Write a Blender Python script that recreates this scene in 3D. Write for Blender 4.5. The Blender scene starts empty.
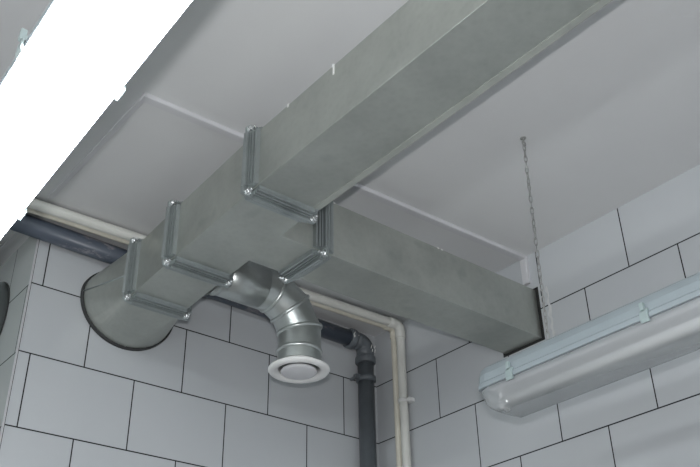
import bpy, bmesh, math, random
from mathutils import Vector, Matrix
random.seed(4)
C = bpy.context.scene.collection
S = 2/3; H0 = 2.9                       # survey units (0.3 = one tile course of 20 cm) to metres, ceiling height
def P(x, y, z): return Vector((x*S, y*S, H0+z*S))

# ------------------------------------------------------------------ camera
cam = bpy.data.objects.new('camera', bpy.data.cameras.new('camera')); C.objects.link(cam)
az, el, ro = 0.692529, 0.555963, -0.019921
fw = Vector((math.sin(az)*math.cos(el), math.cos(az)*math.cos(el), math.sin(el)))
rt = Vector((math.cos(az), -math.sin(az), 0)); up = rt.cross(fw)
r2 = rt*math.cos(ro)+up*math.sin(ro); u2 = -rt*math.sin(ro)+up*math.cos(ro)
M = Matrix((r2, u2, -fw)).transposed().to_4x4(); M.translation = P(-2.914897, -3.32538, -2.095667)
cam.matrix_world = M
cam.data.sensor_fit = 'HORIZONTAL'; cam.data.sensor_width = 36; cam.data.lens = 36*916.59/700
cam.data.clip_start = .02
bpy.context.scene.camera = cam

# ------------------------------------------------------------------ world, exposure
w = bpy.data.worlds.new('world'); bpy.context.scene.world = w; w.use_nodes = True
w.node_tree.nodes['Background'].inputs[0].default_value = (.75, .82, .9, 1)
w.node_tree.nodes['Background'].inputs[1].default_value = .3
vs = bpy.context.scene.view_settings
vs.view_transform = 'Standard'; vs.look = 'None'; vs.gamma = 1; vs.exposure = -.09; vs.use_curve_mapping = False
FLASH = 16.0
LIT = 25.0                               # strength of a lit diffuser

# the camera's own pop-up flash, 8 cm above the lens
fl_ = bpy.data.lights.new('camera_flash', 'AREA'); fl_.shape = 'RECTANGLE'; fl_.size = .04; fl_.size_y = .018
fl_.energy = FLASH; fl_.color = (1, .985, .995)
fo = bpy.data.objects.new('camera_flash', fl_); C.objects.link(fo)
fm = M.copy(); fm.translation = M.translation+u2*.082-fw*.01; fo.matrix_world = fm

# ------------------------------------------------------------------ materials
def nt(name):
    m = bpy.data.materials.new(name); m.use_nodes = True
    return m, m.node_tree.nodes, m.node_tree.links, m.node_tree.nodes['Principled BSDF']
def noise(N, L, scale, detail=3, vec=None, rough=.6):
    n = N.new('ShaderNodeTexNoise'); n.inputs['Scale'].default_value = scale; n.inputs['Detail'].default_value = detail
    n.inputs['Roughness'].default_value = rough
    if vec: L.new(vec, n.inputs['Vector'])
    return n
def ramp(N, L, src, stops):
    r = N.new('ShaderNodeValToRGB'); L.new(src, r.inputs[0])
    e = r.color_ramp.elements
    while len(e) < len(stops): e.new(.5)
    for i, (p, c) in enumerate(stops): e[i].position = p; e[i].color = (*c, 1)
    return r
def simple(name, col, rough=.5, metal=0, var=.12, scale=8, bump=0):
    m, N, L, b = nt(name)
    g = N.new('ShaderNodeNewGeometry')
    n = noise(N, L, scale, 4, g.outputs['Position'])
    lo = tuple(c*(1-var) for c in col); hi = tuple(min(1, c*(1+var)) for c in col)
    r = ramp(N, L, n.outputs[0], [(.3, lo), (.7, hi)]); L.new(r.outputs[0], b.inputs['Base Color'])
    b.inputs['Roughness'].default_value = rough; b.inputs['Metallic'].default_value = metal
    if bump:
        n2 = noise(N, L, scale*9, 3, g.outputs['Position'])
        bp = N.new('ShaderNodeBump'); bp.inputs['Strength'].default_value = bump; bp.inputs['Distance'].default_value = .002
        L.new(n2.outputs[0], bp.inputs['Height']); L.new(bp.outputs[0], b.inputs['Normal'])
    return m
def tile_mat(name, axis, off, col=(.56, .58, .60), grout=(.010, .011, .012)):
    m, N, L, b = nt(name)
    g = N.new('ShaderNodeNewGeometry'); s = N.new('ShaderNodeSeparateXYZ'); L.new(g.outputs['Position'], s.inputs[0])
    ax = N.new('ShaderNodeMath'); ax.operation = 'ADD'; L.new(s.outputs[axis], ax.inputs[0]); ax.inputs[1].default_value = off
    az_ = N.new('ShaderNodeMath'); az_.operation = 'ADD'; L.new(s.outputs['Z'], az_.inputs[0]); az_.inputs[1].default_value = 6.2-(H0-.58154*S)
    c = N.new('ShaderNodeCombineXYZ'); L.new(ax.outputs[0], c.inputs[0]); L.new(az_.outputs[0], c.inputs[1])
    br = N.new('ShaderNodeTexBrick'); L.new(c.outputs[0], br.inputs['Vector'])
    br.offset = .5; br.offset_frequency = 2; br.squash = 1
    I = br.inputs
    I['Scale'].default_value = 1; I['Mortar Size'].default_value = .0019; I['Mortar Smooth'].default_value = .15
    I['Bias'].default_value = 0; I['Brick Width'].default_value = .449425*S; I['Row Height'].default_value = .2
    I['Color1'].default_value = (*col, 1); I['Color2'].default_value = (*[k*.97 for k in col], 1); I['Mortar'].default_value = (*grout, 1)
    n = noise(N, L, 3, 4, g.outputs['Position'])
    mx = N.new('ShaderNodeMix'); mx.data_type = 'RGBA'; mx.blend_type = 'MULTIPLY'; mx.inputs[0].default_value = 1
    r = ramp(N, L, n.outputs[0], [(.3, (.95, .955, .96)), (.7, (1, 1, 1))])
    L.new(br.outputs['Color'], mx.inputs[6]); L.new(r.outputs[0], mx.inputs[7]); L.new(mx.outputs[2], b.inputs['Base Color'])
    ro = N.new('ShaderNodeMapRange'); L.new(br.outputs['Fac'], ro.inputs[0]); ro.inputs[3].default_value = .22; ro.inputs[4].default_value = .9
    L.new(ro.outputs[0], b.inputs['Roughness'])
    bp = N.new('ShaderNodeBump'); bp.invert = True; bp.inputs['Strength'].default_value = .5; bp.inputs['Distance'].default_value = .001
    L.new(br.outputs['Fac'], bp.inputs['Height']); L.new(bp.outputs[0], b.inputs['Normal'])
    return m
def galv(name, col=(.47, .49, .455), rough=.40, metal=.8, streak=True):
    m, N, L, b = nt(name)
    g = N.new('ShaderNodeNewGeometry')
    n = noise(N, L, 5, 6, g.outputs['Position'], .65)
    v = N.new('ShaderNodeTexVoronoi'); v.inputs['Scale'].default_value = 70; L.new(g.outputs['Position'], v.inputs['Vector'])
    r = ramp(N, L, n.outputs[0], [(.25, tuple(k*.8 for k in col)), (.5, col), (.78, tuple(min(1, k*1.2) for k in col))])
    vr = ramp(N, L, v.outputs['Distance'], [(0, (.95, .95, .95)), (.6, (1.0, 1.0, 1.0))])
    mx = N.new('ShaderNodeMix'); mx.data_type = 'RGBA'; mx.blend_type = 'MULTIPLY'; mx.inputs[0].default_value = 1
    L.new(r.outputs[0], mx.inputs[6]); L.new(vr.outputs[0], mx.inputs[7])
    # rubbed grey smudges
    n3 = noise(N, L, 9, 2, g.outputs['Position'], .4); r3 = ramp(N, L, n3.outputs[0], [(.66, (1, 1, 1)), (.76, (.80, .81, .82))])
    m2 = N.new('ShaderNodeMix'); m2.data_type = 'RGBA'; m2.blend_type = 'MULTIPLY'; m2.inputs[0].default_value = 1
    L.new(mx.outputs[2], m2.inputs[6]); L.new(r3.outputs[0], m2.inputs[7]); L.new(m2.outputs[2], b.inputs['Base Color'])
    b.inputs['Metallic'].default_value = metal
    rr = N.new('ShaderNodeMapRange'); L.new(n.outputs[0], rr.inputs[0]); rr.inputs[3].default_value = rough-.08; rr.inputs[4].default_value = rough+.1
    L.new(rr.outputs[0], b.inputs['Roughness'])
    n2 = noise(N, L, 14, 3, g.outputs['Position'])
    bp = N.new('ShaderNodeBump'); bp.inputs['Strength'].default_value = .25; bp.inputs['Distance'].default_value = .003
    L.new(n2.outputs[0], bp.inputs['Height']); L.new(bp.outputs[0], b.inputs['Normal'])
    return m
def pipe_dirty(name, col, dirt, rough=.35, scale=9):
    m, N, L, b = nt(name)
    g = N.new('ShaderNodeNewGeometry')
    mp = N.new('ShaderNodeMapping'); mp.inputs['Scale'].default_value = (.5, 1, 1); L.new(g.outputs['Position'], mp.inputs[0])
    n = noise(N, L, scale, 5, mp.outputs[0], .7)
    r = ramp(N, L, n.outputs[0], [(.56, col), (.63, dirt)]); L.new(r.outputs[0], b.inputs['Base Color'])
    b.inputs['Roughness'].default_value = rough
    return m
MAT = {}
MAT['ceiling'] = simple('ceiling_paint', (.70, .705, .71), .8, 0, .03, 2, .1)
MAT['plaster'] = simple('plaster', (.60, .61, .61), .85, 0, .08, 12, .5)
MAT['tile_back'] = tile_mat('glossy_tile_back', 'X', 20*.449425*S+.21815*S)
MAT['tile_right'] = tile_mat('glossy_tile_right', 'Y', 20*.449425*S+(1.56621-.5*.449425)*S)
MAT['tile_left'] = tile_mat('glossy_tile_return', 'Y', 20*.449425*S-.08*.449425*S, (.58, .61, .60))
MAT['floor'] = simple('floor_tile', (.30, .29, .28), .5, 0, .1, 4)
MAT['galv'] = galv('galvanised_sheet')
MAT['galv_bright'] = galv('galvanised_round', (.56, .59, .58), .33, .85)
MAT['strip'] = galv('pale_strip', (.36, .38, .35), .5, .2)
MAT['rail'] = galv('rail_steel', (.40, .435, .435), .33, .75)
MAT['bolt'] = simple('zinc_bolt', (.75, .76, .76), .25, .9, .1, 60)
MAT['rubber'] = simple('dark_rubber', (.035, .037, .037), .7)
MAT['white_plastic'] = simple('white_plastic', (.78, .78, .77), .35, 0, .03)
MAT['disc'] = simple('white_disc', (.66, .66, .68), .4, 0, .03)
MAT['trunking'] = simple('trunking_pvc', (.66, .66, .68), .4, 0, .03)
MAT['grey_pvc'] = simple('grey_pvc', (.125, .14, .155), .4, 0, .12, 14)
MAT['grey_pvc_dirty'] = pipe_dirty('grey_pvc_dirty', (.09, .108, .140), (.27, .255, .275), .35, 14)
MAT['cream'] = simple('cream_pvc', (.66, .63, .54), .4, 0, .08, 12)
MAT['white_pipe'] = simple('white_pipe', (.64, .64, .60), .35, 0, .06, 10)
MAT['sealant'] = simple('white_sealant', (.8, .8, .78), .6)
MAT['house'] = simple('lamp_housing', (.30, .345, .37), .4, 0, .03)
MAT['clip'] = simple('lamp_clip', (.33, .40, .40), .35, 0, .03)
MAT['tray'] = simple('lamp_tray', (.56, .56, .59), .35, 0, .02)
MAT['tube'] = simple('tube_glass', (.8, .8, .8), .3, 0, .02)
MAT['chain'] = simple('chain_steel', (.40, .40, .39), .4, .6, .2, 60)
MAT['dark'] = simple('dark_gap', (.02, .02, .02), .9)
def clear():
    m, N, L, b = nt('clear_diffuser')
    tr = N.new('ShaderNodeBsdfTransparent'); tr.inputs[0].default_value = (.93, .94, .94, 1)
    b.inputs['Base Color'].default_value = (.52, .54, .55, 1); b.inputs['Roughness'].default_value = .22
    mx = N.new('ShaderNodeMixShader'); mx.inputs[0].default_value = .44
    L.new(tr.outputs[0], mx.inputs[1]); L.new(b.outputs[0], mx.inputs[2])
    L.new(mx.outputs[0], N['Material Output'].inputs[0])
    return m
MAT['clear'] = clear()
def lit():
    m, N, L, b = nt('lit_diffuser')
    b.inputs['Base Color'].default_value = (.8, .8, .8, 1)
    b.inputs['Emission Color'].default_value = (.93, .98, 1, 1); b.inputs['Emission Strength'].default_value = LIT
    return m
MAT['lit'] = lit()

# ------------------------------------------------------------------ mesh helpers
class MB:
    def __init__(s): s.v = []; s.f = []; s.sm = []
    def add(s, vs_, fs, smooth=False):
        o = len(s.v); s.v += [Vector(v) for v in vs_]; s.f += [tuple(i+o for i in f) for f in fs]; s.sm += [smooth]*len(fs)
    def box(s, a, b):
        x0, x1 = sorted((a[0], b[0])); y0, y1 = sorted((a[1], b[1])); z0, z1 = sorted((a[2], b[2]))
        s.add([(x, y, z) for x in (x0, x1) for y in (y0, y1) for z in (z0, z1)],
              [(0, 1, 3, 2), (4, 6, 7, 5), (0, 4, 5, 1), (2, 3, 7, 6), (0, 2, 6, 4), (1, 5, 7, 3)])
    def loft(s, rings, closed=True, caps=True, smooth=False, capsmooth=False):
        n = len(rings[0]); vs_ = [v for r in rings for v in r]; fs = []
        for k in range(len(rings)-1):
            for i in range(n if closed else n-1):
                j = (i+1) % n
                fs.append((k*n+i, k*n+j, (k+1)*n+j, (k+1)*n+i))
        s.add(vs_, fs, smooth)
        if caps and closed:
            o = len(s.v)-len(vs_)
            s.f.append(tuple(o+i for i in reversed(range(n)))); s.f.append(tuple(o+(len(rings)-1)*n+i for i in range(n))); s.sm += [False, False]
    def tube(s, pts, rad, n=20, caps=True, smooth=True):
        pts = [Vector(p) for p in pts]; rads = rad if isinstance(rad, (list, tuple)) else [rad]*len(pts)
        t0 = (pts[1]-pts[0]).normalized()
        a = Vector((0, 0, 1)) if abs(t0.z) < .9 else Vector((1, 0, 0))
        nrm = t0.cross(a).normalized(); rings = []
        for i, p in enumerate(pts):
            if i == 0: t = t0
            elif i == len(pts)-1: t = (pts[i]-pts[i-1]).normalized()
            else: t = ((pts[i+1]-p).normalized()+(p-pts[i-1]).normalized())
            if t.length < 1e-6: t = t0
            t.normalize(); nrm = (nrm-t*nrm.dot(t)).normalized(); bn = t.cross(nrm)
            rings.append([p+(nrm*math.cos(2*math.pi*k/n)+bn*math.sin(2*math.pi*k/n))*rads[i] for k in range(n)])
        s.loft(rings, True, caps, smooth)
    def lathe(s, org, axis, prof, n=40, smooth=True):          # prof: (along axis, radius)
        org = Vector(org); axis = Vector(axis).normalized(); a = Vector((0, 0, 1)) if abs(axis.z) < .9 else Vector((1, 0, 0))
        e1 = axis.cross(a).normalized(); e2 = axis.cross(e1)
        s.loft([[org+axis*h+(e1*math.cos(2*math.pi*k/n)+e2*math.sin(2*math.pi*k/n))*max(r, 1e-5) for k in range(n)] for h, r in prof], True, True, smooth)
    def sphere(s, c, r, sc=(1, 1, 1)):
        c = Vector(c); rings = []
        for i in range(1, 8):
            t = math.pi*i/8
            rings.append([c+Vector((r*math.sin(t)*math.cos(2*math.pi*k/12)*sc[0], r*math.sin(t)*math.sin(2*math.pi*k/12)*sc[1], r*math.cos(t)*sc[2])) for k in range(12)])
        s.loft(rings, True, True, True)
    def build(s, name, mat, parent=None, bevel=0, origin=None):
        me = bpy.data.meshes.new(name)
        if origin is not None: off = Vector(origin)
        elif parent is not None: off = WORLD[parent.name]
        elif s.v:
            xs = [v.x for v in s.v]; ys = [v.y for v in s.v]; off = Vector(((min(xs)+max(xs))/2, (min(ys)+max(ys))/2, min(v.z for v in s.v)))
        bm = bmesh.new(); vs_ = [bm.verts.new(v-off) for v in s.v]
        for f, sm in zip(s.f, s.sm):
            try: fc = bm.faces.new([vs_[i] for i in f]); fc.smooth = sm
            except ValueError: pass
        bmesh.ops.recalc_face_normals(bm, faces=bm.faces)
        bm.to_mesh(me); bm.free(); me.materials.append(MAT[mat] if isinstance(mat, str) else mat)
        o = bpy.data.objects.new(name, me); C.objects.link(o)
        if parent is not None: o.parent = parent; WORLD[o.name] = off if origin is None else off; 
        else: o.location = off; WORLD[o.name] = off
        if bevel:
            md = o.modifiers.new('bevel', 'BEVEL'); md.width = bevel; md.segments = 2; md.limit_method = 'ANGLE'; md.angle_limit = math.radians(40)
        return o
WORLD = {}
def tag(o, label=None, cat=None, group=None, kind=None):
    if label: o['label'] = label
    if cat: o['category'] = cat
    if group: o['group'] = group
    if kind: o['kind'] = kind
    return o
def thing(name, label, cat, loc, group=None):
    o = bpy.data.objects.new(name, None); C.objects.link(o); o.location = loc; o.empty_display_size = .1
    WORLD[o.name] = Vector(loc)
    return tag(o, label, cat, group)
def copy_tree(o, parent=None):
    c = o.copy(); C.objects.link(c); c.parent = parent; WORLD[c.name] = WORLD[o.name]
    for ch in list(o.children): copy_tree(ch, c)
    return c

# ------------------------------------------------------------------ room shell
X1, Y1 = -3.9, -4.6                       # far left wall, wall behind the camera (metres)
XC, YR = -1.84*S, 1.1                     # outer corner of the tiled pier, rear of the recess beside it
T = .12
m = MB(); m.box((X1-T, Y1-T, -.1), (T, YR+T, 0)); tag(m.build('floor', 'floor'), kind='structure')
m = MB(); m.box((X1-T, Y1-T, H0), (T, YR+T, H0+.1)); tag(m.build('ceiling', 'ceiling'), kind='structure')
m = MB(); m.box((XC+.0015, 0, 0), (T, T, H0)); wb = tag(m.build('wall_back', 'tile_back'), kind='structure')
m = MB(); m.box((XC+.0015, T, 0), (XC+T, YR, H0))
m.box((XC, .0005, 0), (XC+.0015, YR, H0)); tag(m.build('wall_return', 'tile_left'), kind='structure')
m = MB(); m.box((X1, YR, 0), (XC+T, YR+T, H0)); tag(m.build('wall_recess', 'tile_back'), kind='structure')
m = MB(); m.box((X1-T, Y1, 0), (X1, YR+T, H0)); tag(m.build('wall_left', 'tile_left'), kind='structure')
m = MB(); m.box((X1-T, Y1-T, 0), (T, Y1, H0)); tag(m.build('wall_rear', 'tile_back'), kind='structure')
# right wall with the opening the branch duct goes through
hy0, hy1, hz0, hz1 = -1.103*S, -.862*S, H0-.428*S, H0-.17*S
m = MB()
m.box((0, Y1, 0), (T, hy0, H0)); m.box((0, hy1, 0), (T, 0, H0)); m.box((0, hy0, 0), (T, hy1, hz0)); m.box((0, hy0, hz1), (T, hy1, H0))
tag(m.build('wall_right', 'tile_right'), kind='structure')
m = MB(); m.box((T, hy0-.1, hz0-.1), (T+.02, hy1+.1, hz1+.1)); tag(m.build('wall_shaft', 'dark'), kind='structure')
# corner bead on the pier
m = MB(); m.box((XC-.0022, -.0005, 0), (XC, .010, H0))
tag(m.build('trim_1', 'trunking'), kind='structure')
m = MB(); m.box((XC, -.0008, 0), (XC+.0016, .0004, H0)); tag(m.build('trim_2', 'rubber'), kind='structure')

# ------------------------------------------------------------------ rectangular ducts
XL, XR, ZB, ZT = -1.605*S, -1.372*S, H0-.413*S, H0-.188*S
RAIL = [(0, -.001), (0, .021), (.003, .0228), (.006, .021), (.0065, .011), (.008, .010), (.0085, .0150), (.0120, .0150), (.0128, .0080), (.0145, .0080),
        (.0150, .0130), (.0185, .0130), (.0193, .0055), (.0210, .0055), (.0215, .0100), (.0262, .0092), (.0272, .0035), (.0285, -.001)]
def flange(parent, ax, pos, sgn, r, bolts=True):
    """one rail frame around a duct mouth; ax 'y' or 'x', sgn: side of the joint it sits on; r=(u0,u1,z0,z1)"""
    u0, u1, z0, z1 = r
    def W(a, u, z): return Vector((u, pos+sgn*a, z)) if ax == 'y' else Vector((pos+sgn*a, u, z))
    m = MB(); e = .003
    for side in range(4):
        rings = []
        if side == 0: ends = [(u, lambda n, u=u: (u, z0-n)) for u in (u0+e, u1-e)]
        if side == 1: ends = [(u, lambda n, u=u: (u, z1+n)) for u in (u0+e, u1-e)]
        if side == 2: ends = [(z, lambda n, z=z: (u0-n, z)) for z in (z0+e, z1-e)]
        if side == 3: ends = [(z, lambda n, z=z: (u1+n, z)) for z in (z0+e, z1-e)]
        for _, fn in ends: rings.append([W(.0006+a, *fn(n)) for a, n in RAIL])
        m.loft(rings, True, True, False)
    fl = m.build('flange', 'rail', parent)
    for cu, cz, su, sz in ((u0, z0, -1, -1), (u1, z0, 1, -1), (u0, z1, -1, 1), (u1, z1, 1, 1)):
        m = MB(); q = .0205; t = .0035
        a, b = W(.0004, cu+su*q, cz+sz*q), W(t, cu-su*.004, cz-sz*.004)
        # chamfered corner plate
        pr = [(cu-su*.022, cz), (cu-su*.022, cz+sz*q), (cu+su*(q-.007), cz+sz*q), (cu+su*q, cz+sz*(q-.007)), (cu+su*q, cz-sz*.022), (cu, cz-sz*.022), (cu, cz)]
        m.loft([[W(.0004, *p) for p in pr], [W(t, *p) for p in pr]], True, True, False)
        br = m.build('corner_bracket', 'rail', fl, bevel=.0008)
        if bolts:
            m = MB(); o = W(t, cu+su*.0095, cz+sz*.0095); d = W(1, 0, 0)-W(0, 0, 0)
            m.lathe(o, d, [(0, .0095), (.0012, .0095), (.0014, .0075), (.007, .0075), (.0085, .005), (.0087, .0035), (.016, .0033), (.017, .002)], 6, False)
            m.build('bolt', 'bolt', br)
    return fl
def box_tube(m, a, b, ax, sh=(0, 0)):
    """hollow sheet-metal run: four panels, each with real thickness"""
    x0, x1 = sorted((a[0], b[0])); y0, y1 = sorted((a[1], b[1])); z0, z1 = sorted((a[2], b[2])); t = .0015
    if ax == 'y': o = [(x0, z0), (x1, z0), (x1, z1), (x0, z1)]; i = [(x0+t, z0+t), (x1-t, z0+t), (x1-t, z1-t), (x0+t, z1-t)]; W = lambda p, s: (p[0]+(sh[0] if s == y0 else sh[1]), s, p[1]); s0, s1 = y0, y1
    else: o = [(y0, z0), (y1, z0), (y1, z1), (y0, z1)]; i = [(y0+t, z0+t), (y1-t, z0+t), (y1-t, z1-t), (y0+t, z1-t)]; W = lambda p, s: (s, p[0], p[1]); s0, s1 = x0, x1
    vs_ = [W(p, s) for s in (s0, s1) for p in o+i]; fs = []
    for k in range(4):
        j = (k+1) % 4
        fs += [(k, j, 8+j, 8+k), (4+k, 12+k, 12+j, 4+j), (k, 4+k, 4+j, j), (8+k, 8+j, 12+j, 12+k)]
    m.add(vs_, fs)
yF1, yF2, yF4 = -1.25*S, -.70*S, -.37*S
RC = (XL, XR, ZB, ZT)
K2, K4 = .018*S, .032*S                     # the run drifts slightly towards the right wall
RC2 = (XL+K2, XR+K2, ZB, ZT); RC4 = (XL+K4, XR+K4, ZB, ZT)
# long main run, on to the wall behind the camera
d1 = thing('rectangular_duct', 'long square galvanised duct crossing the ceiling towards the viewer, closest and largest of the ducts', 'duct', ((XL+XR)/2, -1.9, ZB), 'square duct sections')
m = MB(); box_tube(m, (XL, Y1, ZB), (XR, yF1-.0002, ZT), 'y'); m.build('duct_body', 'galv', d1, bevel=.0014)
# folded seam strip along the lower right edge
m = MB(); pr = [(XR-.009, ZB+.002), (XR-.009, ZB-.0010), (XR+.0075, ZB-.0010), (XR+.0085, ZB), (XR+.0085, ZB+.003), (XR, ZB+.003)]
m.loft([[Vector((x, y, z)) for x, z in pr] for y in (Y1, yF1-.031)], True, True); tag(m.build('seam_strip', 'strip', d1), 'paler folded strip along the lower right edge')
flange(d1, 'y', yF1, -1, RC)
for y, h in ((-1.452*S, .006), (-1.688*S, .024)):
    m = MB(); m.box((XL-.0012, y, ZT-h), (XL+.003, y+.005, ZT+.003)); tag(m.build('sealant', 'sealant', d1), 'white dab of sealant')
# tee
xF3 = -1.185*S; by0, by1, bz1 = -1.084*S, -.873*S, H0-.18*S
d2 = thing('duct_tee', 'galvanised tee piece with short square collar branching towards the right', 'duct fitting', ((XL+XR)/2, -.97*S, ZB))
m = MB(); box_tube(m, (XL, yF1+.0002, ZB), (XR, yF2-.0002, ZT), 'y', (0, K2))
box_tube(m, (XR-.004, by0, ZB-.0003), (xF3-.0002, by1, bz1), 'x'); m.build('duct_body', 'galv', d2, bevel=.0012)
flange(d2, 'y', yF1, 1, RC, False); flange(d2, 'y', yF2, -1, RC2); RB = (by0, by1, ZB, bz1); flange(d2, 'x', xF3, -1, RB)
# short section with the round spigot
d3 = thing('duct_section', 'short square galvanised duct section between the tee and the rounded end piece', 'duct', ((XL+XR)/2, -.53*S, ZB), 'square duct sections')
m = MB(); box_tube(m, (XL, yF2+.0002, ZB), (XR, yF4-.0002, ZT), 'y', (K2, K4)); m.build('duct_body', 'galv', d3, bevel=.0012)
flange(d3, 'y', yF2, 1, RC2, False); flange(d3, 'y', yF4, -1, RC4)
# square-to-round adapter into the back wall
d4 = thing('duct_adapter', 'galvanised adapter widening from square flange to round mouth against the tiled back wall', 'duct fitting', ((XL+XR)/2, -.2*S, ZB))
cx, cz, rr_ = -1.409*S, H0-.255*S, .197*S; rt_, rx_ = .150*S, .213*S
yW = -.006
def circ(t, y=yW, k=1.0):                # t from the left quadrant anticlockwise as seen from the room
    s_, c_ = math.sin(t), math.cos(t)
    return Vector((cx-rx_*k*c_, y, cz-(rr_ if s_ > 0 else rt_)*k*s_))
def rectp(x, z): return Vector((x, yF4+.0002, z))
m = MB(); K = 14
cor = [rectp(XL+K4, ZB), rectp(XR+K4, ZB), rectp(XR+K4, ZT), rectp(XL+K4, ZT)]
for q in range(4):
    a0 = q*math.pi/2
    arc = [circ(a0+math.pi/2*k/K) for k in range(K+1)]
    m.add([cor[q]]+arc, [(0, k+1, k+2) for k in range(K)], False)
    m.add([cor[q], cor[(q+1) % 4], circ(a0+math.pi/2)], [(0, 1, 2)])
ad = m.build('adapter_body', 'galv', d4)
md = ad.modifiers.new('sheet', 'SOLIDIFY'); md.thickness = .0012; md.offset = -1
for e in ad.data.edges: pass
flange(d4, 'y', yF4, 1, RC4, False)
m = MB(); NR = 64  # dark ring in place of the shadow the round mouth throws on the wall
rings = []
for (y, k) in ((-.0005, 1.035), (-.010, 1.035), (-.012, 1.02), (-.012, .99), (-.0005, .985)):
    rings.append([circ(2*math.pi*i/NR, y, k) for i in range(NR)])
m.loft(rings+[rings[0]], True, False, True); tag(m.build('dark_ring', 'rubber', d4), 'dark ring standing in for the shadow at the wall')
m = MB(); a = circ(0, yW-.002)+Vector((.0, -.001, 0)); b = Vector((XL+K4-.001, yF4+.005, ZB+(ZT-ZB)*.45))
m.tube([a, b], .0026, 8); m.build('seam', 'rail', d4)
# branch duct to the right wall
d5 = thing('rectangular_duct', 'square galvanised branch duct running from the tee into the right tiled wall', 'duct', (-.4, (by0+by1)/2, ZB), 'square duct sections')
m = MB(); box_tube(m, (xF3+.0002, by0, ZB), (.1, by1, bz1), 'x'); m.build('duct_body', 'galv', d5, bevel=.0012)
flange(d5, 'x', xF3, 1, RB, False)
for x in (-1.13, -.59, -.57):
    m = MB(); m.sphere((x*S, by0, bz1), .003, (1.4, .5, .9)); tag(m.build('sealant', 'sealant', d5), 'white dab of sealant')
for g in (d1, d3, d5): 
    if 'group' in g: del g['group']

# black boxes standing in for the shade in the open gap around the branch duct
m = MB(); g_ = .0006
m.box((.001, hy0+g_, hz0+g_), (.012, by0-g_, hz1-g_)); m.box((.001, by1+g_, hz0+g_), (.012, hy1-g_, hz1-g_))
m.box((.001, by0-g_, hz0+g_), (.012, by1+g_, ZB-g_)); m.box((.001, by0-g_, bz1+g_), (.012, by1+g_, hz1-g_))
tag(m.build('gap_shade', 'dark'), kind='structure')
# rough plaster beside the opening
m = MB(); rg_ = random.Random(7); n_ = 22; rings = []
for i in range(n_+1):
    z = H0-(.19+.275*i/n_)*S; yc = (-1.150+.004*math.sin(i*1.3))*S; w_ = (.0025+rg_.random()*.005)*(1 if 0 < i < n_ else .2)
    h_ = .001+.002*rg_.random()
    rings.append([Vector((-.0003, yc-w_, z)), Vector((-h_*.7, yc-w_*.5, z)), Vector((-h_, yc+w_*.1, z)), Vector((-h_*.6, yc+w_*.6, z)), Vector((-.0003, yc+w_, z))])
m.loft(rings, True, True); tag(m.build('trim_4', 'plaster'), kind='structure')
# ------------------------------------------------------------------ round elbow and air valve
ey, ez, er = -.572*S, H0-.312*S, .088*S
ex = -.910*S; Rb = .185*S
d6 = thing('elbow_duct', 'shiny round galvanised elbow bending down from the square duct', 'duct elbow', (ex, ey, H0-.58*S))
def ringbead(m, c, d, r, h=.003, wd=.004):
    m.lathe(Vector(c)-Vector(d)*wd*1.5, d, [(0, r-.002), (.0, r+.0002), (wd*.6, r+h), (wd*1.5, r+h*1.2), (wd*2.4, r+h), (wd*3, r+.0002), (wd*3, r-.002)], 48)
x0 = XR+K4+.0005
m = MB(); m.lathe((x0, ey, ez), (1, 0, 0), [(0, er), (ex-Rb-x0-.01, er)], 48)
ringbead(m, (x0+.02, ey, ez), (1, 0, 0), er); m.lathe((x0, ey, ez), (1, 0, 0), [(0, er+.008), (.0015, er+.008), (.0025, er)], 48)
m.build('spigot', 'galv_bright', d6)
m = MB()
NG = 4                                                    # lobster-back gores
ctr = Vector((ex-Rb, ey, ez-Rb))
def bendp(a, k=1): return ctr+Vector((math.sin(a), 0, math.cos(a)))*Rb*k
angs = [0]+[math.pi/2*(i+.5)/(NG-1) for i in range(NG-1)]+[math.pi/2]
pts = [Vector((ex-Rb-.012, ey, ez))]
for i in range(NG-1):
    a = math.pi/2*(i+.5)/(NG-1); half = math.pi/2/(NG-1)/2
    pts.append(bendp(a)/1.0+ (bendp(a)-ctr)*(1/math.cos(half)-1))
pts.append(Vector((ex, ey, H0-.595*S)))
def mitre(pts, r, n=48):
    rings = []
    for i, p in enumerate(pts):
        d = (pts[min(i+1, len(pts)-1)]-pts[max(i-1, 0)])
        if 0 < i < len(pts)-1: d = (pts[i+1]-p).normalized()+(p-pts[i-1]).normalized()
        pn = d.normalized()
        t = ((p-pts[i-1]) if i else (pts[1]-p)).normalized()
        e1 = Vector((0, 1, 0)); e2 = t.cross(e1)
        ring = []
        for k in range(n):
            o = (e1*math.cos(2*math.pi*k/n)+e2*math.sin(2*math.pi*k/n))*r
            ring.append(p+o-t*(o.dot(pn)/t.dot(pn)))
        rings.append(ring)
    return rings
rg = mitre(pts, er)
for k in range(len(rg)-1): m.loft([rg[k], rg[k+1]], True, False, True)
m.build('elbow_body', 'galv_bright', d6)
for i in range(1, len(pts)-1):                              # standing seams between the gores
    m = MB(); pn = ((pts[i+1]-pts[i]).normalized()+(pts[i]-pts[i-1]).normalized()).normalized()
    ring = rg[i]; rr = []
    for (h, kk) in ((-.0055, 0), (-.004, .0035), (0, .0045), (.004, .0035), (.0055, 0)):
        rr.append([v+(v-pts[i]).normalized()*kk+pn*h for v in ring])
    m.loft(rr, True, False, True); m.build('seam_ring', 'galv_bright', d6)
m = MB(); ringbead(m, (ex, ey, H0-.545*S), (0, 0, 1), er)
m.build('collar_bead', 'galv_bright', d6)
zv = H0-.632*S
v = thing('air_valve', 'round white disc valve on the open end of the shiny elbow', 'air valve', (ex, ey, zv))
m = MB(); R0 = .124*S; R1 = .085*S
prof = [(.024, R1+.001), (.024, er-.0012), (.012, er-.0012), (.012, R0-.006), (.010, R0-.001), (.006, R0), (.002, R0-.003), (-.001, R0-.010), (0, R1+.008), (.004, R1+.001), (.012, R1-.002), (.024, R1-.002)]
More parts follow.
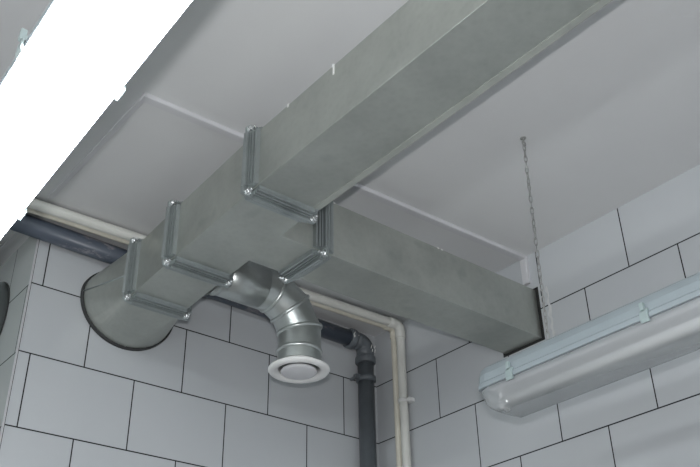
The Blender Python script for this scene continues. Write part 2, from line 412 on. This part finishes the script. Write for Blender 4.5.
m.lathe((ex, ey, zv), (0, 0, 1), prof+[prof[0]], 56); m.f = m.f[:-2]; m.sm = m.sm[:-2]
m.build('valve_ring', 'white_plastic', v)
m = MB(); Rd = .073*S
m.lathe((ex, ey, zv), (0, 0, 1), [(-.004, .001), (-.004, Rd-.01), (-.002, Rd-.003), (.002, Rd), (.006, Rd-.002), (.012, Rd-.014), (.012, .001)], 48)
m.build('valve_disc', 'disc', v)
m = MB(); m.tube([(ex, ey, zv+.012), (ex, ey, zv+.06)], .004, 10); m.box((ex-R1+.001, ey-.004, zv+.045), (ex+R1-.001, ey+.004, zv+.048)); m.build('spindle', 'bolt', v)

# ------------------------------------------------------------------ pipes
def arc_pts(a, c, b, r, n=8):
    """round the corner a-c-b with radius r"""
    a, c, b = Vector(a), Vector(c), Vector(b); d1_, d2_ = (a-c).normalized(), (b-c).normalized()
    th = d1_.angle(d2_); t = r/math.tan(th/2); o = c+(d1_+d2_).normalized()*(r/math.sin(th/2))
    p, q = c+d1_*t-o, c+d2_*t-o; out = []
    ang = p.angle(q)
    for i in range(n+1):
        k = i/n; out.append(o+(p*math.sin((1-k)*ang)+q*math.sin(k*ang))/math.sin(ang))
    return out
def service_pipe(name, label, ya, yb, z, x, r, mat, xe=-2.45):
    a, c, b = P(xe, ya-.0*S, z), P(x, yb, z), P(x, yb, -4.1)
    b.z = .0005
    t = thing(name, label, 'pipe', (c.x, c.y, 0))
    m = MB(); m.tube([a]+arc_pts(a, c, b, r*1.5)+[b], r, 20); m.build('pipe_run', mat, t)
    m = MB()                                                 # elbow socket, slightly fatter than the pipe
    m.tube([c+(a-c).normalized()*r*3.4]+arc_pts(c+(a-c).normalized()*r*3.4, c, c+(b-c).normalized()*r*3.4, r*1.6)+[c+(b-c).normalized()*r*3.4], r*1.22, 20)
    m.build('elbow', mat, t)
    return t, c
tA, cA = service_pipe('water_pipe', 'white water pipe turning down beside the corner, the one farther from the corner', -.155, -.235, -.032, -.034, .0145, 'white_pipe')
m = MB(); zc = H0-.44*S; m.tube([(cA.x, cA.y, zc-.006), (cA.x, cA.y, zc+.006)], .0175, 16); m.box((cA.x, cA.y-.03, zc-.006), (-.0005, cA.y-.004, zc+.006)); m.build('pipe_clip', 'white_plastic', tA)
tB, cB = service_pipe('water_pipe', 'cream water pipe turning down beside the corner, nearer to the grey waste pipe', -.112, -.186, -.030, -.032, .0115, 'cream')
# grey waste pipe
gx, gy, gr = -.112, -.05, .0275
a, c = P(-2.45, gy, -.052), P(gx, gy, -.088); b = Vector((c.x, c.y, .0005))
wp = thing('waste_pipe', 'dark grey plastic waste pipe along the top of the back wall and down the corner', 'pipe', (c.x, c.y, 0))
e0 = c+(a-c).normalized()*.05
m = MB(); m.tube([a, c+(a-c).normalized()*.035], gr, 24); tag(m.build('pipe_run', 'grey_pvc_dirty', wp), 'horizontal grey run smeared with plaster')
m = MB(); m.tube([b, c+Vector((0, 0, -.035))], gr, 24); m.build('pipe_drop', 'grey_pvc', wp)
m = MB(); ra = c+(a-c).normalized()*.052; rb_ = c+Vector((0, 0, -.052))
m.tube([ra]+arc_pts(ra, c, rb_, .03, 8)+[rb_], gr*1.1, 24)
for p_, d_ in ((ra, (a-c).normalized()), (rb_, Vector((0, 0, -1)))):
    m.tube([p_-d_*.002, p_, p_+d_*.004, p_+d_*.020, p_+d_*.024], [gr*1.08, gr*1.24, gr*1.28, gr*1.28, gr*1.16], 24)
m.build('elbow', 'grey_pvc', wp)
m = MB(); zc = H0-.285*S
m.tube([(c.x, c.y, zc-.010), (c.x, c.y, zc-.008), (c.x, c.y, zc+.008), (c.x, c.y, zc+.010)], [gr*1.0, gr*1.22, gr*1.22, gr*1.0], 24)
m.box((c.x-gr-.022, c.y-.008, zc-.007), (c.x-gr+.002, c.y+.006, zc+.007)); m.box((c.x-gr-.016, c.y+.004, zc-.004), (c.x-gr-.008, -.0005, zc+.004))
m.build('pipe_clamp', 'grey_pvc', wp)
for p_ in (ra+(a-c).normalized()*.012, rb_+Vector((0.004, 0, .02))):
    for k in range(4):
        q = p_+Vector((random.uniform(-.014, .014), -gr*1.18, random.uniform(-.012, .012)))
        m = MB(); m.tube([q, q+Vector((random.uniform(-.006, .006), -.002, random.uniform(.008, .014)))], .0016, 6)
        tag(m.build('plaster_splash', 'sealant', wp), 'white plaster splash on the elbow')

# dark round duct at the left entering the return wall
rd = thing('round_duct', 'dark grey round duct at the left edge entering the side of the tiled pier', 'duct', (-2.2, .41*S, H0-.47*S))
rc = Vector((XC-.0005, .425*S, H0-.312*S)); rR = .195*S
m = MB(); m.lathe(rc, (-1, 0, 0), [(.001, rR), (rc.x-X1-.002, rR)], 56)
for k in range(6): ringbead(m, rc+Vector((-.35-.4*k, 0, 0)), (1, 0, 0), rR, .003)
m.build('duct_body', simple('dark_sheet', (.30, .33, .33), .3, .5, .08), rd)
m = MB(); m.lathe(rc, (-1, 0, 0), [(.0, rR+.0008), (0, rR+.003), (.003, rR+.003), (.004, rR+.0008)], 56); m.build('dark_ring', 'rubber', rd)

# ------------------------------------------------------------------ cable trunking
tr = thing('cable_trunking', 'slim white cable trunking crossing the ceiling and turning down the right wall', 'trunking', P(-.95, -1.02, 0))
hw = .012; hh = .011
A, B = P(-1.905, -1.0, 0), P(0, -1.052, 0)
m = MB(); d_ = (B-A).normalized(); n_ = Vector((-d_.y, d_.x, 0))
prf = [(-hw, 0), (-hw, -hh+.002), (-hw+.002, -hh), (hw-.002, -hh), (hw, -hh+.002), (hw, 0)]
m.loft([[q+n_*a_+Vector((0, 0, z_-.0004)) for a_, z_ in prf] for q in (A, B-d_*.0005)], True, True); m.build('trunking_run', 'trunking', tr)
m = MB(); m.loft([[Vector((-.0006-(-z_), B.y+a_, zz)) for a_, z_ in prf] for zz in (H0-hh-.0006, H0-.142*S)], True, True); m.build('trunking_drop', 'trunking', tr)
t2 = thing('cable_trunking', 'slim white cable trunking on the ceiling beside the lit lamp, running towards the back wall', 'trunking', P(-1.9, -.5, 0))
m = MB(); xa = -1.895*S
m.loft([[Vector((xa+a_*.55, yy, H0-.0004+z_*.28)) for a_, z_ in prf] for yy in (A.y+.0135, -.205*S)], True, True)
m.loft([[Vector((xa+a_*.55, yy, H0-.0004+z_*.28)) for a_, z_ in prf] for yy in (.005, YR-.002)], True, True)
m.build('trunking_run', 'trunking', t2)

# ------------------------------------------------------------------ linear lamps
LL = 1.27
def sect(pr, y, kx, kz, z0): return [Vector((x*kx, y, z0+z*kz)) for x, z in pr]
HOUSE = [(-.0667, -.004), (-.0667, .004), (-.063, .008), (-.061, .022), (-.052, .036), (-.040, .044), (.040, .044), (.052, .036), (.061, .022), (.063, .008), (.0667, .004), (.0667, -.004)]
DIFF = [(-.0635, -.002), (-.0640, -.008), (-.0600, -.018), (-.0540, -.036), (-.0480, -.048), (-.0400, -.054), (-.02, -.0560), (.02, -.0560), (.0400, -.054), (.0480, -.048), (.0540, -.036), (.0600, -.018), (.0640, -.008), (.0635, -.002)]
def lamp(name, label, dmat, hang):
    """origin = seam height, middle of the lamp, long axis y"""
    t = thing(name, label, 'lamp', (0, 0, 0))
    ys = [(-LL/2, .80), (-LL/2+.004, .88), (-LL/2+.012, .95), (-LL/2+.028, 1), (LL/2-.028, 1), (LL/2-.012, .95), (LL/2-.004, .88), (LL/2, .80)]
    m = MB(); m.loft([sect(HOUSE, y, k, 1.22 if i not in (0, 7) else .85, 0) for i, (y, k) in enumerate(ys)], True, True); m.build('housing', 'house', t, bevel=.001)
    m = MB(); dys = [(-LL/2+.002, .74, .35), (-LL/2+.006, .84, .62), (-LL/2+.016, .92, .85), (-LL/2+.034, .98, 1), (LL/2-.034, .98, 1), (LL/2-.016, .92, .85), (LL/2-.006, .84, .62), (LL/2-.002, .74, .35)]
    m.loft([sect(DIFF, y, k, kz*.93, -.003) for y, k, kz in dys], True, True, True)
    df = m.build('diffuser', dmat, t)
    if dmat == 'clear':
        m = MB(); tp = [(-.050, -.006), (-.044, -.012), (.044, -.012), (.050, -.006)]
        m.loft([sect(tp, y, 1, 1, 0) for y in (-LL/2+.03, LL/2-.03)], True, True); m.build('reflector_tray', 'tray', t)
        for sx in (-.018, ):
            m = MB(); m.tube([(sx, -LL/2+.045, -.032), (sx, LL/2-.045, -.032)], .013, 20); tb = m.build('lamp_tube', 'tube', t)
            for e_ in (-1, 1):
                m = MB(); m.tube([(sx, e_*(LL/2-.058), -.032), (sx, e_*(LL/2-.040), -.032)], .0134, 20); m.build('end_cap', 'bolt', tb)
        for e_ in (-1, 1):
            m = MB(); m.box((-.030, e_*(LL/2-.044), -.010), (-.006, e_*(LL/2-.034), -.050)); m.build('lampholder', 'white_plastic', t, bevel=.002)
    for k in range(4):
        y = LL/2-.104-k*.343
        for e_ in (-1, 1):
            m = MB(); pr = [(.0640, .016), (.0675, .012), (.0705, .008), (.0715, -.008), (.0690, -.014), (.0640, -.012), (.0650, -.006), (.0680, -.005), (.0680, .0045), (.0630, .009)]
            m.loft([[Vector((e_*x, yy, z)) for x, z in pr] for yy in (y-.009, y+.009)], True, True)
            m.box((e_*.0655, y-.004, .010), (e_*.0735, y+.004, .026))
            m.build('clip', 'clip', t, bevel=.0006)
    for e_ in (-1, 1):                                        # hanging brackets on top
        m = MB(); y = e_*(LL/2-hang)
        m.box((-.030, y-.009, .0535), (.030, y+.009, .0555)); m.tube([(0, y, .0555), (-.008, y, .061), (0, y, .071), (.008, y, .061), (0, y, .0555)], .0016, 6)
        m.build('hanging_bracket', 'bolt', t)
    return t
def place(t, loc, rz=0): t.location = loc; t.rotation_euler = (0, 0, rz); return t
ZS = -.937
yl = -1.385*S-LL/2
right = place(lamp('linear_lamp', 'unlit linear lamp with clear cover and grey blue housing hanging beside the right wall', 'clear', .166), P(-.682, 0, ZS)+Vector((0, yl, 0)))
left = place(lamp('linear_lamp', 'glowing linear lamp at the upper left, overexposed white', 'lit', .46), P(-2.504, 0, ZS)+Vector((0, -1.355*S-LL/2, 0)), math.radians(-2.2)); left.scale = (.94, 1, 1)
zc = H0-.076
xs = [(Vector((-1.75, -3.3, zc)), 'added unseen fill lamp on the ceiling behind the viewer'),
      (Vector((-2.75, -.75, zc)), 'added unseen fill lamp on the ceiling at the left side of the room'),
      (Vector((-3.1, -3.3, zc)), 'added unseen fill lamp on the ceiling in the far left rear'),
      (Vector((-.45, -3.6, zc)), 'added unseen fill lamp on the ceiling behind the unlit one')]
for loc, lab in xs:  # copies of the lit lamp, added out of view to fill the room with light
    c_ = copy_tree(left); c_.rotation_euler = (0, 0, 0); c_.location = loc; c_['label'] = lab
# chains
def chain(label, top, bot):
    top, bot = Vector(top), Vector(bot)
    t = thing('hanging_chain', label, 'chain', bot)
    L_ = (top-bot).length-.03; d = (bot-top).normalized(); n = int(L_/.0165); m = MB()
    e1 = d.cross(Vector((.3, 1, 0))).normalized(); e2 = d.cross(e1)
    for i in range(n):
        c0 = top+d*(.022+L_*(i+.5)/n); ang = (i % 2)*math.pi/2+i*.22; a_ = e1*math.cos(ang)+e2*math.sin(ang); l = .0115; r = .0036
        lp = [c0+d*(math.sin(2*math.pi*k/12)*l)+a_*(math.cos(2*math.pi*k/12)*r) for k in range(12)]
        m.tube(lp+[lp[0]], .0011, 6, False)
    m.build('links', 'chain', t)
    m = MB(); m.lathe(top, (0, 0, -1), [(.0005, .008), (.002, .008), (.003, .004)], 14); m.tube([top-Vector((0, 0, .002)), top-Vector((0, 0, .014))], .002, 8)
    lp = [top-Vector((0, 0, .018))+Vector((math.sin(2*math.pi*k/12)*.006, 0, math.cos(2*math.pi*k/12)*.007)) for k in range(12)]
    m.tube(lp+[lp[0]], .0018, 6, False); m.build('ceiling_hook', 'chain', t)
    return t
zl = right.location.z+.071
chain('steel link chain hanging from the ceiling to the unlit lamp, the one in plain view', P(-.675, -1.647, 0), Vector((right.location.x, yl+LL/2-.166, zl)))
chain('steel link chain at the end of the unlit lamp away from the back wall', Vector((right.location.x, yl-LL/2+.166, H0)), Vector((right.location.x, yl-LL/2+.166, zl)))
bpy.context.view_layer.update()
for e_, lab in ((1, 'nearer to the back wall'), (-1, 'farther from the back wall')):
    p_ = left.matrix_world @ Vector((0, e_*(LL/2-.46), .071))
    chain('steel link chain above the glowing lamp, the one '+lab, Vector((p_.x, p_.y, H0)), p_)
